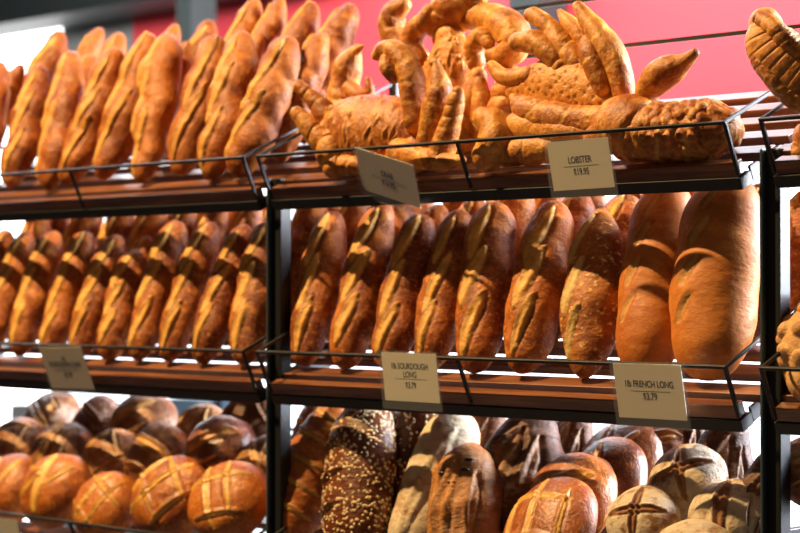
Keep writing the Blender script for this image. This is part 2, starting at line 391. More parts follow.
# ------------------------------------------------------------ shelves
TH = math.radians(24.5); HF = .075
TIER = {'top': 1.5+.2795, 'middle': 1.5-.1195, 'bottom': 1.5-.5185}
Y0 = HF*math.sin(TH)
def surfz(tier, Y):
    return TIER[tier]-HF*math.cos(TH)+(Y-Y0)*math.tan(TH)
def inc(tier):
    z0 = TIER[tier]-HF*math.cos(TH)
    def T(p): return Vector((p.x, Y0+p.y*math.cos(TH)-p.z*math.sin(TH), z0+p.y*math.sin(TH)+p.z*math.cos(TH)))
    return T
BAYS = {'left': (-1.215, -.04), 'centre': (0., 1.17), 'right': (1.235, 1.95)}
def shelf(bay, tier):
    x0, x1 = BAYS[bay]; T = inc(tier); z0 = TIER[tier]-HF*math.cos(TH)
    words = {'left': 'left', 'centre': 'centre', 'right': 'right-hand'}[bay]
    e = empty('slatted_display_shelf', ((x0+x1)/2, Y0, z0),
              'slatted wood shelf with black wire rail, %s tier of the %s bay' % (tier, words), 'shelf')
    tr = Matrix.Translation(-Vector(e.location))
    def part(name, mb, m, bv=0, parent=e):
        o = link(name, mb.mesh(name), m); o.parent = parent
        o.matrix_parent_inverse = tr if parent == e else Matrix()
        if bv: bev(o, bv)
        return o
    sl = [(0., .024)]+[(.046+.074*i, .082+.074*i) for i in range(5)]
    for a, b_ in sl:
        k = MB(); k.box(x0+(.006 if a < .01 else -.024), x1-(.006 if a < .01 else -.024), a, b_, -.024 if a < .01 else -.016, 0, T); part('slat', k, 'wood', .0015)
    k = MB(); k.box(x0, x1, -.003, .03, -.046, -.0245, T)
    part('front_bar', k, 'steel', .001)
    for a, b_ in ((x0, x0+.005), (x1-.005, x1)):
        k = MB(); k.box(a, b_, .0305, .425, -.044, -.0165, T); part('side_bar', k, 'steel', .001)
    r = .0032
    k = MB(); k.box(x0, x1, -.0035, .0035, HF-.006, HF, T); part('front_rail', k, 'steel', .001)
    for a, b_ in ((x0, x0+.006), (x1-.006, x1)):
        k = MB(); k.box(a, b_, .0, .42, HF-.006, HF, T); part('side_rail', k, 'steel', .001)
    for x in (x0+.003, (x0+x1)/2-.02, x1-.003):
        k = MB(); k.box(x-.0035, x+.0035, -.003, .003, -.02, HF-.003, T); part('upright', k, 'steel', .001)
    return e
for bay in BAYS:
    for tier in TIER: shelf(bay, tier)
PY = .068
def post_frame(xc, words, top=1.5+.235):
    e = empty('rack_upright_frame', (xc, PY, 0), 'black steel upright of the bread rack, ' + words, 'rack upright')
    tr = Matrix.Translation(-Vector(e.location))
    def part(name, mb, m, label=None):
        o = link(name, mb.mesh(name), m); o.parent = e; o.matrix_parent_inverse = tr; bev(o, .002)
        if label: o['label'] = label
    k = MB(); k.box(xc-.016, xc+.016, PY, PY+.03, 0, top); part('front_post', k, 'steel')
    k = MB(); k.box(xc-.016, xc-.010, PY-.012, PY-.0005, 0, top); part('post_flange', k, 'blue_steel', 'blue grey edge strip')
    k = MB(); k.box(xc-.009, xc+.013, .405, .425, 0, 1.5+.6); part('rear_post', k, 'steel')
    for z in (.2, .78, 1.19): 
        k = MB(); k.box(xc-.008, xc+.008, PY+.0305, .4045, z-.1, z-.08); part('cross_bar', k, 'steel')
post_frame(-1.262, 'at the far left end')
post_frame(-.018, 'between the left and centre bays')
post_frame(1.212, 'between the centre and right bays')
# rear guard rails
def rear_rail(x0, x1, z, words):
    k = MB(); k.box(x0, x1, .427, .434, z-.004, z+.004)
    o = link('rear_guard_rail', k.mesh('rear_guard_rail'), 'steel'); tag(o, words, 'rail'); return o
rear_rail(-.045, 1.17, 1.5+.487, 'black rear rail behind the lobster bread, lower of the two top rails')
rear_rail(-.045, 1.17, 1.5+.588, 'black rear rail crossing above the crab bread, higher of the two top rails')
rear_rail(1.21, 1.95, 1.5+.487, 'black rear rail behind the crescent bread at the right edge')
rear_rail(-1.215, -.04, .9815+.20, 'black rear rail behind the round loaves of the bottom left shelf')
rear_rail(.0, 1.17, .9815+.20, 'black rear rail behind the loaves of the bottom centre shelf')

# ------------------------------------------------------------ placing loaves
def axis_frame(D, F):
    D = D.normalized(); F = (F-D*F.dot(D)).normalized(); X = F.cross(D) * 1
    Yv = -F; Xv = Yv.cross(D)
    return Xv, Yv, D
def place(name, me, mname, base, tipp, W, L0, r0, F=(-.12, -1, .2), spin=0., flatk=1.):
    "base/tip: ends of the loaf axis; W: diameter"
    D = tipp-base; L = D.length
    Xv, Yv, Zv = axis_frame(D, Vector(F))
    R = Matrix((Xv, Yv, Zv)).transposed() @ Matrix.Rotation(spin, 3, 'Z')
    s = W/2/r0
    S = Matrix.Diagonal((s, s*flatk*.9, L/L0))
    M4 = (R@S).to_4x4(); M4.translation = base
    return link(name, me, mname, M4=M4)
# unit loaves: L0=.34, r0=.04
L0, R0 = .34, .04
def cuts_long(n, seed, tilt=.030, ln=.15, wd=.017, ofs=-.005):
    r = random.Random(seed); out = []
    for i in range(n):
        zc = L0*(.5+(i-(n-1)/2)*.8/n)+r.uniform(-.008, .008); x = ofs+r.uniform(-.004, .004)
        l = ln*r.uniform(.85, 1.1)*(3/n)*.74; t = tilt*r.uniform(.7, 1.2)
        out.append((x-t/2, zc-l/2, x+t/2, zc+l/2, wd*r.uniform(.8, 1.15)))
    return out
SOUR = [loaf_mesh('sourdough_long', L0, R0, cuts_long(3, s, tilt=.026, wd=.023, ln=.165, ofs=-.002), s, p=3.2, q=2.3, lump=.05, twist=.04, ear=.0035, depth=.0028, bulge=.0035, pinch=.05) for s in (1, 2, 3, 4, 5, 6, 7)]
BAG = [loaf_mesh('baguette', L0, R0, cuts_long(2+s % 2, s+20, tilt=.034, ln=.175, wd=.021), s+20, lump=.05, twist=.07, ear=.0035, depth=.003, bulge=.004, p=2.9, q=2.2, pinch=.10, bend=.02, tips=.15) for s in range(6)]
def ordinal(i): return ['first', 'second', 'third', 'fourth', 'fifth', 'sixth', 'seventh', 'eighth', 'ninth', 'tenth', 'eleventh', 'twelfth'][i]
rnd = random.Random(4)
def stand(kind, meshes, mname, tier, top, wpx, Yb, base=None, lean=.40, L=None, side=.0, label='', cat='bread', group=None, F=(-.12, -1, .2), idx=None, spin=None, sink=.0):
    """top: photo point of the upper tip, base: photo point of the lower tip (or None: lean sideways by `side`)"""
    zb_ = surfz(tier, Yb)+.012
    if base is not None:
        B = at(base[0], base[1], Yb); B.z = max(zb_, B.z if base[1] > 500 else zb_)
        if base[1] > 500: B.z = zb_
    zt = at(top[0], top[1], Yb+.1).z
    T = at(top[0], top[1], Yb+lean*(zt-zb_))
    if base is None: B = Vector((T.x-side*(T.z-zb_), Yb, zb_))
    mid = (B+T)/2; W = wpx*mpp(mid)*1.10
    i = rnd.randrange(len(meshes)) if idx is None else idx % len(meshes)
    sp = rnd.uniform(-.25, .25) if spin is None else spin
    # keep the lower end clear of the slats
    D = (T-B).normalized()
    o = place(kind, meshes[i], mname, B, T, W, L0, R0, F, sp)
    return tag(o, label, cat, group)

# --- middle tier, centre bay: front row
mc = [((303, 373), (333, 212), 43, 0, 'matte sourdough loaf beside the black post, leftmost on the middle centre shelf'),
      ((343, 375), (384, 203), 45, 1, 'tall sourdough loaf with dark tip, second from the left on the middle centre shelf'),
      ((386, 376), (423, 216), 46, 2, 'sourdough loaf directly behind the sourdough price card of the centre bay'),
      ((428, 377), (461, 209), 46, 3, 'sourdough loaf just right of the one behind the centre sourdough price card'),
      ((475, 381), (495, 204), 53, 4, 'broad blunt sourdough loaf at the rail upright, middle centre shelf'),
      ((521, 382), (557, 201), 55, 5, 'sourdough loaf with three long slashes left of the sesame crusted loaf'),]
for b_, t_, w_, i, lb in mc:
    stand('sourdough_loaf', SOUR, 'sour', 'middle', t_, w_, .082, b_, label=lb, group='long sourdough loaves on the middle centre shelf', idx=i, spin=.35)
sesame = [loaf_mesh('sesame_loaf', L0, R0, cuts_long(3, 31, wd=.015, ofs=-.012), 31, lump=.05, p=2.0, q=1.7, ear=.005, tips=.2)]
stand('sesame_loaf', sesame, 'seedy', 'middle', (601, 206), 60, .082, (584, 386), label='rough speckled loaf with pointed tip left of the two french loaves', spin=.3)
FR = [loaf_mesh('french_long', L0, R0, [(-.028, .08, -.012, .13, .010), (-.024, .14, -.008, .19, .010), (-.020, .205, -.002, .255, .010), (-.012, .265, .004, .305, .008)], s, lump=.035, p=3.0, q=2.3, twist=.03, ear=.0015, depth=.0022, bulge=.0, tips=.1) for s in (41, 42)]
stand('french_loaf', FR, 'french', 'middle', (668, 184), 70, .09, (645, 389), label='smooth broad french loaf with shallow slashes, left one of two above the french price card', spin=.35, idx=0)
stand('french_loaf', FR, 'french', 'middle', (728, 176), 82, .09, (707, 391), label='widest french loaf with a bright right edge, nearest the right post', spin=.35, idx=1, lean=.3)
# back row
for k, (tx, ty, w_, Yb) in enumerate([(318, 196, 46, .20), (362, 192, 46, .20), (404, 196, 46, .20), (440, 204, 44, .19), (478, 200, 44, .19), (522, 188, 52, .2), (580, 194, 50, .2), (628, 196, 52, .2), (700, 180, 56, .2), (764, 184, 60, .2)]):
    stand('sourdough_loaf', SOUR, 'sour', 'middle', (tx, ty), w_, Yb, None, lean=.36, side=-.02, group='back row of sourdough loaves on the middle centre shelf',
          label='sourdough loaf behind the front row, middle centre shelf, %s from the left in its row' % ordinal(k))
for k in range(10):
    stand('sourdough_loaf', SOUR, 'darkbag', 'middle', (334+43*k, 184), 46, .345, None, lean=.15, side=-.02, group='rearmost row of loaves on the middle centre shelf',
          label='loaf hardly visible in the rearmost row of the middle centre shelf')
# --- middle tier, left bay
ml_t = [(8, 230), (28, 231), (54, 231), (87, 233), (119, 235), (137, 250), (178, 222), (211, 222), (246, 224), (270, 222)]
ml_b = [-40, -12, 18, 47, 76, 107, 137, 167, 201, 243]
for k, (t_, bx) in enumerate(zip(ml_t, ml_b)):
    stand('sourdough_loaf', SOUR, 'sour', 'middle', t_, [34, 34, 35, 34, 36, 36, 38, 38, 39, 43][k], .078, (bx, 363), group='long sourdough loaves on the middle left shelf', spin=.35, idx=k*3,
          label=['sourdough loaf cut off by the left photo edge on the middle left shelf'][0] if k == 0 else
          ('sourdough loaf touching the black post, front row of the middle left shelf' if k == 9 else
           ('shortest sourdough loaf in the front row of the middle left shelf' if k == 5 else 'sourdough loaf in the front row of the middle left shelf, %s from the left' % ordinal(k))))
for k, (tx, ty) in enumerate([(46, 206), (94, 199), (126, 209), (148, 236), (158, 206), (189, 206), (222, 203), (256, 199)]):
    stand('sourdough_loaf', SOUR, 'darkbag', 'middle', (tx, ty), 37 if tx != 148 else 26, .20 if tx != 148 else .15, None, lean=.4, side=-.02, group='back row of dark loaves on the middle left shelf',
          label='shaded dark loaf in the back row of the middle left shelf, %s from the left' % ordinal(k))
for k in range(8):
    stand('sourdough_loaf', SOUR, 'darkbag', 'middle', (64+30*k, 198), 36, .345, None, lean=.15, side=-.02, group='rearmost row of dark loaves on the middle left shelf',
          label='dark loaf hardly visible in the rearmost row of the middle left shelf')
# --- top tier, left bay: front row
tl = [((-24, 185), (2, 62), 30), ((12, 193), (42, 64), 34), ((50, 190), (74, 52), 38), ((67, 190), (118, 48), 36), ((104, 188), (150, 34), 38),
      ((143, 186), (169, 33), 42), ((179, 184), (219, 36), 40), ((213, 181), (245, 30), 44), ((238, 180), (292, 37), 46)]
tlw = ['baguette at the left photo edge on the top left shelf', 'slim baguette second from the left photo edge, front row of the top left shelf',
       'stout baguette with rounded pale tip standing third from the left on the top shelf', 'slanting baguette with long curved cut, fourth from the left on the top shelf',
       'baguette with a deep pale slash, fifth from the left on the top shelf', 'smooth upright reddish baguette, sixth from the left on the top shelf',
       'baguette leaning behind the pointed one, seventh from the left on the top shelf', 'tall pointed baguette with a long open slash, eighth from the left on the top shelf',
       'large twisted baguette at the right end of the front row, top left shelf']
for k, (b_, t_, w_) in enumerate(tl):
    stand('baguette', BAG, 'bag', 'top', t_, w_*1.06, (.072, .105, .072, .088, .115, .078, .11, .072, .072)[k], b_, lean=.45, label=tlw[k], group='baguettes in the front row of the top left shelf', idx=k, spin=.35+.25*math.sin(k*2.3))
tb = [((22, 64), 30, .17), ((62, 31), 34, .24), ((92, 54), 30, .16), ((101, 28), 34, .26), ((122, 33), 34, .22), ((178, 23), 32, .25), ((190, 42), 30, .17), ((212, 20), 34, .22),
      ((262, 34), 30, .17), ((258, -3), 40, .23), ((284, -4), 42, .24), ((314, 2), 44, .24), ((352, 3), 44, .25), ((325, 33), 42, .15)]
tbw = ['small baguette tip low behind the front row near the left photo edge', 'thick rounded baguette tip rising in front of the bright window',
       'baguette tip peeping low between the third and fourth front baguettes', 'baguette tip behind, just left of the palest far tip near the window', 'pale baguette tip behind the fourth front baguette',
       'whitest baguette tip behind the smooth upright reddish baguette', 'greyish small baguette tip right of the smooth upright baguette', 'pale rounded baguette tip against the dark beam',
       'baguette mostly hidden behind the tall pointed baguette', 'big baguette cut by the top photo edge, left one of the tall back row', 'baguette with dark crust cut by the top photo edge, beside the pink wall',
       'rounded smooth baguette tip in the back row, third from its right end side', 'tall baguette at the right end of the back row against the pink wall', 'baguette behind the large twisted one, left of the crab bread']
for k, (t_, w_, Yb) in enumerate(tb):
    stand('baguette', BAG, 'bag', 'top', t_, w_, Yb, None, lean=.45, side=.02, label=tbw[k], group='baguettes in the back rows of the top left shelf', spin=rnd.uniform(-.5, .5))

# --- bottom tier, centre bay: long loaves
def sstand(name, me, mn, top, base, w_, Yb, label, lean=.3, **k):
    return stand(name, [me], mn, 'bottom', top, w_, Yb, base, label=label, lean=lean, **k)
stripe = loaf_mesh('striped', L0, R0, [(-.055, .06+.052*i, .055, .030+.052*i, .012) for i in range(6)], 51, p=2.3, q=1.9, lump=.03, twist=0, ear=.002, depth=.002, bulge=.002, tips=.1)
sstand('striped_loaf', stripe, 'stripe', (338, 401), (283, 560), 66, .10, 'glossy brown loaf with pale bands across it, beside the left black post', lean=.35, spin=.0)
seedm = loaf_mesh('seeded', L0, R0, [(-.026, .10, .006, .118, .009), (-.028, .165, .008, .185, .010), (-.026, .23, .006, .25, .009)], 52, p=3.2, q=2.2, lump=.02, twist=0, depth=.004, tips=0)
so = sstand('seeded_loaf', seedm, 'dseed', (367, 401), (356, 565), 77, .085, 'dark loaf covered in pale oat seeds, in front at the bottom centre', lean=.3, spin=0.)
sb = sstand('seeded_loaf', seedm, 'dseed', (425, 398), (408, 560), 74, .19, 'shaded seeded loaf behind the pale floury loaf', lean=.3, spin=0.)
def seeds(o, me, n, seed):
    r = np.random.RandomState(seed); V = []; F = []
    nv = len(me.vertices); co = np.zeros(nv*3); me.vertices.foreach_get('co', co); co = co.reshape(-1, 3)
    no = np.zeros(nv*3); me.vertices.foreach_get('normal', no); no = no.reshape(-1, 3)
    sc = np.array(o.matrix_world.to_scale()) if False else np.array(o.scale)
    cand = [i for i in range(nv) if no[i][1] < .55]; pts = []
    tries = 0
    while len(pts) < n and tries < n*12:
        tries += 1; i = cand[r.randint(len(cand))]; p = co[i]
        if any(np.linalg.norm((p-q)*sc) < .0045 for q in pts): continue
        pts.append(p); n_ = Vector(no[i]); u = n_.orthogonal().normalized(); w2 = n_.cross(u); a = r.rand()*6.28
        e1 = u*math.cos(a)+w2*math.sin(a); e2 = n_.cross(e1); ks = r.uniform(.7, 1.25); b0 = len(V)
        for (la, cnt) in ((.25, 1.), (.95, .62)):
            for j in range(7):
                t = 2*math.pi*j/7
                q = e1*math.cos(t)*.0040*ks*cnt+e2*math.sin(t)*.0026*ks*cnt+n_*(.0016*la)
                V.append((p[0]+q.x/sc[0], p[1]+q.y/sc[1], p[2]+q.z/sc[2]))
        V.append((p[0]+n_.x*.0018/sc[0], p[1]+n_.y*.0018/sc[1], p[2]+n_.z*.0018/sc[2]))
        for j in range(7):
            k2 = (j+1) % 7; F.append((b0+j, b0+k2, b0+7+k2, b0+7+j)); F.append((b0+7+j, b0+7+k2, b0+14))
    ms = bpy.data.meshes.new('oat_seeds'); ms.from_pydata(V, [], F); ms.update(); ms.polygons.foreach_set('use_smooth', [True]*len(ms.polygons))
    s_ = link('oat_seeds', ms, 'seed'); s_.parent = o; s_['kind'] = 'stuff'; s_['label'] = 'pale oat seeds'
seeds(so, seedm, 950, 3); seeds(sb, seedm, 600, 4)
palem = loaf_mesh('floury', L0, R0, [(-.01, .03, .012, .30, .02)], 53, p=3.2, q=2.3, lump=.035, twist=.02, ear=.004, depth=.002, tips=0)
sstand('floury_loaf', palem, 'pale', (462, 412), (405, 585), 62, .115, 'long pale loaf dusted with flour behind the dark fruit loaf', lean=.4, spin=.5)
walm = loaf_mesh('fruit_loaf', L0, R0, [(-.035, .06, -.03, .30, .016), (-.008, .08, .012, .29, .02), (.03, .10, .038, .26, .012)], 54, p=2.3, q=2.0, lump=.08, twist=.05, ear=.006, depth=.005, tips=.3)
wo = sstand('fruit_loaf', walm, 'walnut', (469, 444), (468, 620), 73, .07, 'craggy brown fruit loaf with raisins and split crust, front of the bottom centre shelf', lean=.25, spin=0.)
for k, (a, zz) in enumerate([(.75, .285), (.62, .262), (.2, .235), (-.2, .262), (.95, .215), (.45, .175), (-.1, .16), (.8, .24), (.05, .205)]):
    r_ = R0*.89; p = Vector((math.sin(a)*r_, -math.cos(a)*r_*.9, zz))
    bm = tube_mesh('raisin', [(-.002, 0, .001, .0038), (0, 0, 0, .0045), (.002, 0, -.001, .0038)], k, nu=18, nv=12)
    q = link('raisin', bm, 'fruit'); q.parent = wo; q.location = p
rusm = loaf_mesh('rustic', L0, R0, [(-.02, .10, .01, .29, .024), (.018, .12, .034, .27, .014)], 55, p=2.5, q=2.1, lump=.10, twist=.05, ear=.008, depth=.006, tips=.3)
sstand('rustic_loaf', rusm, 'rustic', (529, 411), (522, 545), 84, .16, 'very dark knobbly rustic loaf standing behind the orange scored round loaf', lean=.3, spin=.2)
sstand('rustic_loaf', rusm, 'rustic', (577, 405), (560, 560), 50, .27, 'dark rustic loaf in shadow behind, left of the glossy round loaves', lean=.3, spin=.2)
sstand('rustic_loaf', rusm, 'mboule', (727, 414), (722, 560), 58, .20, 'tall striped rustic loaf with floury right side near the right post', lean=.2, spin=.5)
sstand('rustic_loaf', rusm, 'mboule', (768, 452), (755, 600), 50, .12, 'brown loaf partly hidden behind the right post, bottom centre shelf', lean=.2)
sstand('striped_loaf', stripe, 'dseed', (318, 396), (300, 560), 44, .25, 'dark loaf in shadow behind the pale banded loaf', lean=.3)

for k, tx in enumerate((345, 392, 448, 492, 690)):
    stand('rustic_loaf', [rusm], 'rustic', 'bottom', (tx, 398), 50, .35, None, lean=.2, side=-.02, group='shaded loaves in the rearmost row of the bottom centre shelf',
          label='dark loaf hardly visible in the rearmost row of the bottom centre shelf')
# --- round loaves
LAT = [(-.75, -.55, .35, .85, .15), (-.30, -.85, .75, .50, .15), (-.85, .1, .0, -.9, .13), (-.4, .85, .85, -.35, .15)]
LAT2 = [(-.8, -.1, -.1, .8, .13), (-.65, -.65, .62, .68, .15), (0, -.9, .85, 0, .13), (-.7, .3, .2, -.75, .13), (-.15, .85, .8, -.3, .13)]
YCUT = [(-.1, -.9, .05, .9, .30), (-.8, -.35, -.05, .15, .16), (.1, -.2, .8, .45, .16), (-.8, .5, -.1, .3, .12)]
CROSS = [(-.85, 0, .85, .05, .22), (0, -.85, .03, .85, .22)]
SQ = [(-.6, -.75, -.45, .75, .12), (.5, -.7, .55, .7, .12), (-.8, .5, .75, .55, .12), (-.75, -.5, .75, -.5, .12)]
ONE = [(-.8, -.25, .8, .3, .30), (-.3, -.7, .3, -.5, .1)]
RB = .08
BM = {'lat': boule_mesh('boule', RB, .10, LAT, 61), 'lat2': boule_mesh('boule', RB, .10, LAT2, 62), 'y': boule_mesh('boule', RB, .105, YCUT, 63),
      'cross': boule_mesh('boule', RB, .11, CROSS, 64, ear=.007, depth=.006, lump=.05), 'sq': boule_mesh('boule', RB, .10, SQ, 65, ear=.005, lump=.05),
      'one': boule_mesh('boule', RB, .11, ONE, 66, ear=.008, depth=.006, lump=.08), 'one2': boule_mesh('boule', RB, .11, [(-.6, .6, .7, -.4, .25), (-.8, -.2, -.1, -.6, .14)], 67, ear=.008, depth=.006, lump=.09)}
def boule(cx, cy, rpx, Y, me, mn, label, Nn=(.15, -.82, .5), spin=0., group=None, oval=1., name='round_loaf', thick=.82, oa=0.):
    c = at(cx, cy, Y); r = rpx*mpp(c)*1.07; n = Vector(Nn).normalized()
    Xv = Vector((1, 0, 0)); Xv = (Xv-n*Xv.dot(n)).normalized(); Yv = n.cross(Xv)
    s = r/RB
    R = Matrix((Xv, Yv, n)).transposed()
    R = R@Matrix.Rotation(oa, 3, 'Z')@Matrix.Diagonal((s*oval, s, s*thick))@Matrix.Rotation(spin, 3, 'Z')
    M4 = R.to_4x4(); M4.translation = c-n*(.045*s*thick)
    o = link(name, BM[me], None, M4=M4)
    if not BM[me].materials: BM[me].materials.append(M[mn])
    o.material_slots[0].link = 'OBJECT'; o.material_slots[0].material = M[mn]
    return tag(o, label, 'bread', group)
g1 = 'round loaves on the bottom left shelf'
boule(8, 490, 37, .085, 'y', 'boule', 'golden round loaf cut by the left photo edge, front row of the bottom left shelf', spin=.6, group=g1)
boule(55, 490, 38, .075, 'y', 'boule', 'golden round loaf with one wide pale slash above a small price card', spin=.2, group=g1)
boule(106, 506, 36, .065, 'lat', 'boule', 'golden round loaf with fine crossed cuts, third along the front row, bottom left shelf', spin=.3, group=g1)
boule(172, 496, 44, .08, 'lat2', 'boule', 'large reddish round loaf with bold lattice cuts, front row of the bottom left shelf', spin=.1, group=g1)
boule(229, 500, 43, .075, 'lat', 'boule', 'golden round loaf with lattice cuts nearest the black post', spin=1.2, group=g1)
boule(16, 450, 33, .185, 'sq', 'mboule', 'brown floury round loaf in the second row at the left photo edge', spin=.2, group=g1)
boule(62, 452, 33, .185, 'one', 'mboule', 'brown round loaf with a split crest above the one with a wide pale slash', spin=1.2, group=g1)
boule(111, 460, 32, .18, 'sq', 'mboule', 'round loaf with dark floury cap above the finely crossed golden loaf', spin=.8, group=g1)
boule(160, 458, 33, .185, 'one2', 'mboule', 'low brown round loaf wedged behind the large lattice-cut loaf', spin=.4, group=g1)
boule(222, 450, 37, .18, 'one', 'dboule', 'dark glossy round loaf with a bright rim behind the lattice-cut loaf by the post', spin=.3, group=g1)
boule(266, 466, 33, .185, 'y', 'mboule', 'round loaf half hidden behind the left black post', spin=.8, group=g1)
boule(50, 420, 31, .295, 'one', 'mboule', 'tall brown round loaf in the back row under the small left price card', spin=2.2, group=g1)
boule(99, 425, 27, .295, 'one2', 'rustic', 'dark crumpled round loaf second in the back row of the bottom left shelf', spin=.2, group=g1)
boule(144, 424, 32, .295, 'one2', 'mboule', 'floury light brown round loaf in the middle of the back row, bottom left shelf', spin=1.4, group=g1)
boule(200, 432, 29, .295, 'sq', 'mboule', 'small speckled round loaf in the back row of the bottom left shelf', spin=.4, group=g1)
boule(252, 425, 36, .29, 'sq', 'rustic', 'large dark round loaf in the back row beside the post', spin=.9, group=g1)
g2 = 'round loaves on the bottom centre shelf'
boule(547, 529, 54, .07, 'lat2', 'boule', 'bright orange round loaf with bold cuts and pin holes, bottom centre', spin=.9, group=g2, Nn=(-.1, -.85, .5), thick=.62)
boule(572, 500, 52, .15, 'one', 'boule', 'glossy orange round loaf right behind the one with pin holes', spin=.2, group=g2, Nn=(-.1, -.85, .5), thick=.62)
boule(603, 487, 49, .225, 'y', 'dboule', 'dark glossy round loaf with a shining rim, third in the slanting row of round loaves', spin=1.2, group=g2, Nn=(-.1, -.9, .45), thick=.62)
boule(618, 466, 48, .29, 'y', 'dboule', 'dark round loaf at the back of the slanting row, left of the french price card', spin=.3, group=g2, Nn=(-.1, -.9, .45), thick=.62)
boule(662, 452, 36, .345, 'one', 'dboule', 'dark round loaf seen just below the french price card', spin=.2, group=g2)
boule(690, 482, 36, .17, 'cross', 'fboule', 'floury round loaf with a deep open cross cut, behind the smaller one', spin=.5, group=g2)
boule(645, 522, 34, .085, 'cross', 'fboule', 'small floury round loaf with a cross cut, front of the bottom centre shelf', spin=.2, group=g2)
boule(733, 516, 40, .13, 'one', 'fboule', 'oval floury loaf beside the right black post', spin=1.4, group=g2, oval=1.15)
boule(697, 556, 38, .05, 'one', 'fboule', 'floury loaf cut by the bottom photo edge near the right', spin=.2, group=g2, oval=1.2)
boule(812, 470, 36, .15, 'one', 'mboule', 'round loaf at the right photo edge on the bottom right shelf', spin=.2)

# --- right bay breads
def px(x, y, Y, wpx=0):
    p = at(x, y, Y); return (p.x, p.y, p.z, wpx/2*mpp(p))
kb = tube_mesh('knobbly_loaf', [px(812, 378, .09, 52), px(815, 362, .10, 66), px(818, 340, .11, 72), px(822, 318, .13, 56)], 71, pebble=90, nu=110, nv=110, lump=.03)
tag(link('knobbly_round_loaf', kb, 'knob'), 'pale knobbly loaf cut by the right photo edge on the middle right shelf', 'bread')
stand('sourdough_loaf', SOUR, 'sour', 'middle', (812, 190), 56, .26, None, lean=.3, label='reddish loaf standing behind the knobbly loaf at the right photo edge')
rm = tube_mesh('round_roll', [px(803, 150, .09, 26), px(812, 140, .1, 44), px(830, 135, .11, 44)], 72, nu=60, nv=50, ridges=3)
tag(link('dough_roll', rm, 'dough'), 'golden roll end under the large crescent at the right photo edge', 'bread')
ce = empty('crescent_bread', px(800, 130, .06)[:3], 'large pleated crescent bread with wavy crust in the top right corner', 'bread')
def kid(name, me, m, e, label=None):
    o = link(name, me, m); o.parent = e; o.matrix_parent_inverse = Matrix.Translation(-Vector(e.location))
    if label: o['label'] = label
    return o
kid('body', tube_mesh('crescent_body', [px(765, 24, .03, 34), px(770, 42, .03, 52), px(786, 62, .04, 62), px(812, 82, .06, 66), px(850, 96, .08, 60)], 73, ridges=17, ramp=.06, nu=170, nv=70, lump=.05), 'dough', ce)
kid('pleated_rim', tube_mesh('crescent_rim', [px(760, 18, .01, 16), px(775, 28, .0, 19), px(792, 45, .01, 20), px(815, 58, .03, 20), px(850, 66, .06, 18)], 74, ridges=12, ramp=.18, nu=120, nv=40), 'dough', ce)
kid('lower_rim', tube_mesh('crescent_rim2', [px(752, 40, .01, 10), px(762, 62, .0, 14), px(780, 84, .01, 15), px(806, 102, .03, 16), px(840, 112, .06, 16)], 75, ridges=13, ramp=.18, nu=120, nv=36), 'dough', ce)

# ------------------------------------------------------------ crab breads
def creature(name, label, x, y, Y, tubes, dy=0.):
    e = empty(name, at(x, y, Y), label, 'bread')
    for i, t in enumerate(tubes):
        kw = dict(t[2]) if len(t) > 2 else {}
        lb = kw.pop('label', None)
        kid(t[0], tube_mesh(name+'_'+t[0], [px(q[0], q[1], q[2]+dy, *q[3:]) for q in t[1]], 100+i*7+int(x), **kw), 'dough', e, lb)
    return e
R = lambda n, a=.10: dict(ridges=n, ramp=a)
creature('crab_bread', 'golden crab-shaped bread with a slashed round back above the crab price card', 372, 172, .10, [
    ('shell', [(328, 134, .12, 44), (345, 134, .12, 66), (372, 133, .12, 76), (402, 136, .12, 72), (425, 142, .12, 46)], dict(slash=200, nu=170, nv=120, lump=.04, flatY=.8)),
    ('claw', [(336, 130, .10, 26), (324, 112, .09, 24), (312, 98, .08, 17), (299, 86, .07, 13)], R(4)),
    ('claw', [(334, 150, .08, 30), (320, 138, .07, 26), (308, 124, .06, 20), (297, 113, .05, 14)], R(4)),
    ('foot', [(336, 128, .09, 22), (332, 150, .07, 30), (335, 166, .065, 26)], R(4, .2)),
    ('foot', [(345, 165, .07, 22), (370, 166, .07, 20), (390, 163, .07, 14)], R(4, .15)),
    ('leg', [(416, 120, .09, 28), (414, 95, .09, 28), (410, 72, .09, 27), (398, 54, .09, 24), (384, 50, .085, 18), (377, 55, .08, 12)], R(5, .07)),
    ('claw_tip', [(386, 60, .075, 14), (388, 68, .075, 18), (394, 76, .08, 16)], {}),
    ('leg', [(430, 138, .085, 28), (436, 114, .085, 32), (440, 92, .085, 27), (438, 74, .085, 16), (436, 62, .085, 7)], dict(ridges=5, ramp=.06, darktip=.6)),
    ('leg', [(440, 158, .075, 30), (446, 140, .075, 27), (452, 118, .075, 22), (456, 100, .075, 18), (458, 92, .075, 12)], R(7, .1)),
    ('foot', [(400, 152, .08, 28), (422, 158, .07, 26), (444, 162, .065, 20), (462, 160, .06, 9)], R(4, .1)),
    ('underbody', [(345, 156, .10, 36), (380, 158, .11, 40), (420, 152, .11, 40)], {}),
], dy=-.03)
creature('mouse_shaped_bread', 'small upright figure bread with a bent arm behind the crab bread', 350, 120, .2, [
    ('body', [(350, 120, .17, 42), (345, 102, .17, 40), (345, 84, .17, 30), (349, 66, .17, 27), (354, 54, .17, 17), (357, 47, .17, 7)], R(3, .12)),
    ('arm', [(350, 90, .16, 20), (360, 96, .155, 16), (369, 92, .15, 12), (368, 80, .15, 7)], {}),
    ('ear', [(350, 56, .165, 10), (360, 48, .165, 7), (363, 46, .165, 3)], {}),
    ('knee', [(352, 118, .15, 26), (366, 112, .15, 20), (374, 104, .15, 10)], {}),
], dy=.01)
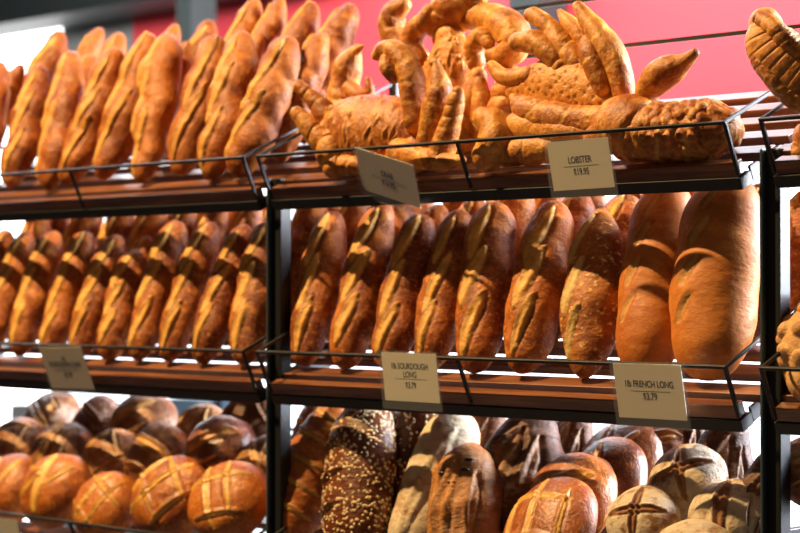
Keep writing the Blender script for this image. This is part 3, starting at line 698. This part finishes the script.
creature('crab_bread', 'taller crab-shaped bread with slashed back and raised claws, standing behind the front crab', 450, 130, .2, [
    ('shell', [(440, 132, .19, 62), (445, 104, .19, 74), (450, 76, .19, 72), (450, 54, .19, 54), (448, 40, .19, 34)], dict(slash=130, nu=150, nv=110, lump=.05, flatY=.7)),
    ('claw', [(420, 58, .19, 22), (402, 48, .19, 26), (392, 32, .19, 28), (394, 14, .19, 26), (404, 5, .19, 16)], R(3, .08)),
    ('claw', [(420, 62, .17, 20), (412, 48, .17, 24), (413, 34, .17, 24), (424, 22, .17, 20), (430, 10, .17, 13)], R(3, .08)),
    ('head', [(440, 24, .2, 34), (452, 8, .2, 44), (466, 2, .2, 40), (478, -8, .2, 24)], R(3, .1)),
    ('claw', [(452, 28, .22, 22), (466, 20, .21, 26), (482, 17, .20, 28), (500, 22, .19, 34), (513, 34, .18, 36), (514, 48, .17, 32), (502, 56, .165, 24), (492, 54, .16, 16)], R(4, .10)),
    ('leg', [(476, 62, .17, 20), (474, 48, .165, 22), (482, 36, .16, 20), (489, 44, .155, 13)], R(6, .2)),
    ('leg', [(460, 150, .16, 40), (466, 120, .16, 36), (474, 98, .16, 30), (478, 76, .16, 18)], R(2, .08)),
    ('leg', [(484, 132, .15, 26), (482, 104, .15, 22), (480, 84, .15, 16)], R(3, .1)),
], dy=.02)
crab3 = creature('turtle_shaped_bread', 'small rounded head bread with dark eye behind the rail, left of the lobster price card', 500, 165, .08, [
    ('head', [(484, 118, .07, 24), (494, 124, .07, 34), (496, 142, .065, 42), (488, 155, .06, 34)], R(2, .08)),
    ('body', [(492, 152, .07, 30), (510, 152, .075, 28), (532, 150, .08, 30), (556, 148, .085, 28)], R(4, .1)),
], dy=-.02)
ey = tube_mesh('eye', [px(483, 140, .03, 2.2), px(484, 140, .028, 2.6), px(485, 140, .03, 2.2)], 5, nu=18, nv=10)
kid('eye', ey, 'fruit', crab3, 'dark eye')
creature('lobster_bread', 'large golden lobster-shaped bread with dotted claws and pebbled tail above the lobster price card', 620, 160, .12, [
    ('upper_claw', [(520, 88, .14, 36), (545, 88, .14, 58), (575, 93, .14, 64), (605, 102, .14, 54), (628, 108, .14, 34)], dict(pits=420, nu=190, nv=150, lump=.03, flatY=.6)),
    ('lower_claw', [(513, 98, .11, 10), (522, 106, .105, 24), (545, 116, .10, 32), (575, 122, .10, 32), (605, 120, .10, 28), (625, 114, .11, 20)], dict(pits=30, ridges=6, ramp=.05, nu=130, nv=90, flatY=.8)),
    ('pincer', [(492, 66, .13, 12), (502, 76, .13, 17), (516, 78, .13, 20), (530, 76, .13, 20)], {}),
    ('leg', [(560, 66, .13, 20), (550, 52, .13, 26), (534, 42, .13, 26), (518, 42, .13, 20)], R(4, .12)),
    ('leg', [(583, 78, .145, 22), (576, 62, .145, 26), (562, 44, .145, 26), (550, 28, .145, 20), (536, 16, .145, 18), (531, 15, .145, 15)], R(4, .10)),
    ('leg', [(590, 52, .16, 24), (580, 36, .16, 22), (568, 22, .16, 16), (560, 12, .16, 7)], dict(darktip=.5)),
    ('leg', [(625, 104, .135, 22), (622, 84, .135, 25), (614, 58, .135, 30), (602, 38, .135, 30), (588, 20, .135, 20), (578, 6, .135, 11)], R(3, .05)),
    ('leg', [(603, 88, .12, 20), (598, 72, .12, 25), (592, 56, .12, 25), (590, 44, .13, 22)], R(4, .10)),
    ('antenna', [(647, 104, .11, 22), (648, 90, .11, 27), (660, 76, .11, 33), (674, 68, .11, 28), (684, 62, .11, 17), (695, 53, .11, 9)], dict(darktip=.8)),
    ('thorax', [(600, 140, .09, 34), (622, 128, .10, 62), (640, 130, .10, 64), (652, 132, .10, 56)], dict(nu=90, nv=60, ridges=3, ramp=.12)),
    ('tail', [(646, 132, .10, 54), (668, 134, .10, 56), (692, 132, .10, 56), (712, 129, .10, 54), (720, 128, .10, 44)], dict(pebble=420, nu=170, nv=140, ridges=4, ramp=.08)),
    ('underside', [(520, 128, .11, 34), (560, 132, .11, 40), (600, 136, .11, 34), (630, 140, .10, 20)], {}),
], dy=-.035)
creature('bread_figure', 'golden lump of figure bread seen in the gap between the crab breads and the lobster', 510, 130, .22, [
    ('body', [(504, 150, .2, 44), (508, 124, .2, 50), (512, 96, .2, 40), (508, 76, .2, 26)], R(4, .12)),
    ('leg', [(498, 92, .18, 16), (512, 88, .17, 18), (526, 80, .17, 18)], R(3, .1)),
])

# ------------------------------------------------------------ price cards
def card(TL, TR, BL, rows, label, nm='price_card', inset=.08):
    """corners as (photo x, photo y, depth)"""
    a = at(*TL); b_ = at(*TR); c = at(*BL); wv = b_-a; W = wv.length; X = wv.normalized()
    hv = c-a; Yv = hv-X*hv.dot(X); H = Yv.length; Yd = -Yv.normalized(); Zn = X.cross(Yd)
    M4 = Matrix((X, Yd, Zn)).transposed().to_4x4(); M4.translation = a
    e = bpy.data.objects.new(nm, None); C.objects.link(e); e.matrix_world = M4; e.empty_display_size = .03
    tag(e, label, 'price card', 'price cards on the shelf rails')
    def p(name, mb, m, lb=None):
        o = link(name, mb.mesh(name), m); o.parent = e
        if lb: o['label'] = lb
        return o
    k = MB(); k.box(0, W, -H, 0, 0, .0012); p('card', k, 'card')
    k = MB(); k.box(-.007, W+.007, -H-.016, .004, .0016, .0032); bev(p('acrylic_holder', k, 'acryl', 'clear acrylic front'), .0006)
    k = MB(); k.box(W*.22, W*.80, -H*rows[-1][2], -H*rows[-1][2]+.0006, .0013, .0015); p('rule_line', k, 'ink')
    for txt, size, yy, _ in [(r[0], r[1], r[3], 0) for r in rows if r[0]]:
        cu = bpy.data.curves.new('lettering', 'FONT'); cu.body = txt; cu.size = H*size*1.25; cu.align_x = 'CENTER'; cu.offset = .0002; cu.extrude = .0001
        cu.materials.append(M['ink'])
        tmp = bpy.data.objects.new('lettering_curve', cu); C.objects.link(tmp); bpy.context.view_layer.update()
        me = bpy.data.meshes.new_from_object(tmp.evaluated_get(bpy.context.evaluated_depsgraph_get())); bpy.data.objects.remove(tmp)
        o = bpy.data.objects.new('lettering', me); C.objects.link(o); o.parent = e
        o.location = (W*.5, -H*yy, .00145); o.scale = (.78, 1, 1)
    return e
card((547, 142.5, -.006), (608, 137, -.006), (554.5, 191, .012), [('LOBSTER', .155, .58, .46), ('$19.95', .15, .53, .70)], 'cream LOBSTER price card hanging from the top rail')
card((355, 147, -.006), (413, 165, -.004), (366, 190, .038), [('CRAB', .15, .56, .50), ('$14.95', .15, .56, .72)], 'tilted cream CRAB price card hanging from the top rail')
card((381.5, 352, -.006), (436, 354, -.006), (386, 400, .006), [('1lb SOURDOUGH', .14, .59, .33), ('LONG', .14, .54, .50), ('$3.79', .14, .54, .72)], 'cream SOURDOUGH LONG price card on the middle rail of the centre bay')
card((613, 363, -.006), (681, 365, -.006), (621, 417, .012), [('1lb FRENCH LONG', .135, .50, .42), ('$3.79', .145, .50, .65)], 'cream FRENCH LONG price card on the middle rail')
card((39, 347, -.008), (81, 347, -.008), (56, 388, .028), [('1lb', .13, .56, .33), ('SOURDOUGH LONG', .13, .54, .46), ('$3.79', .14, .54, .72)], 'blurred cream SOURDOUGH LONG price card on the left bay middle rail')
card((-22, 516, -.006), (17, 520, -.006), (-16, 560, .02), [('', .14, .55, .68)], 'price card at the bottom left corner of the photo')
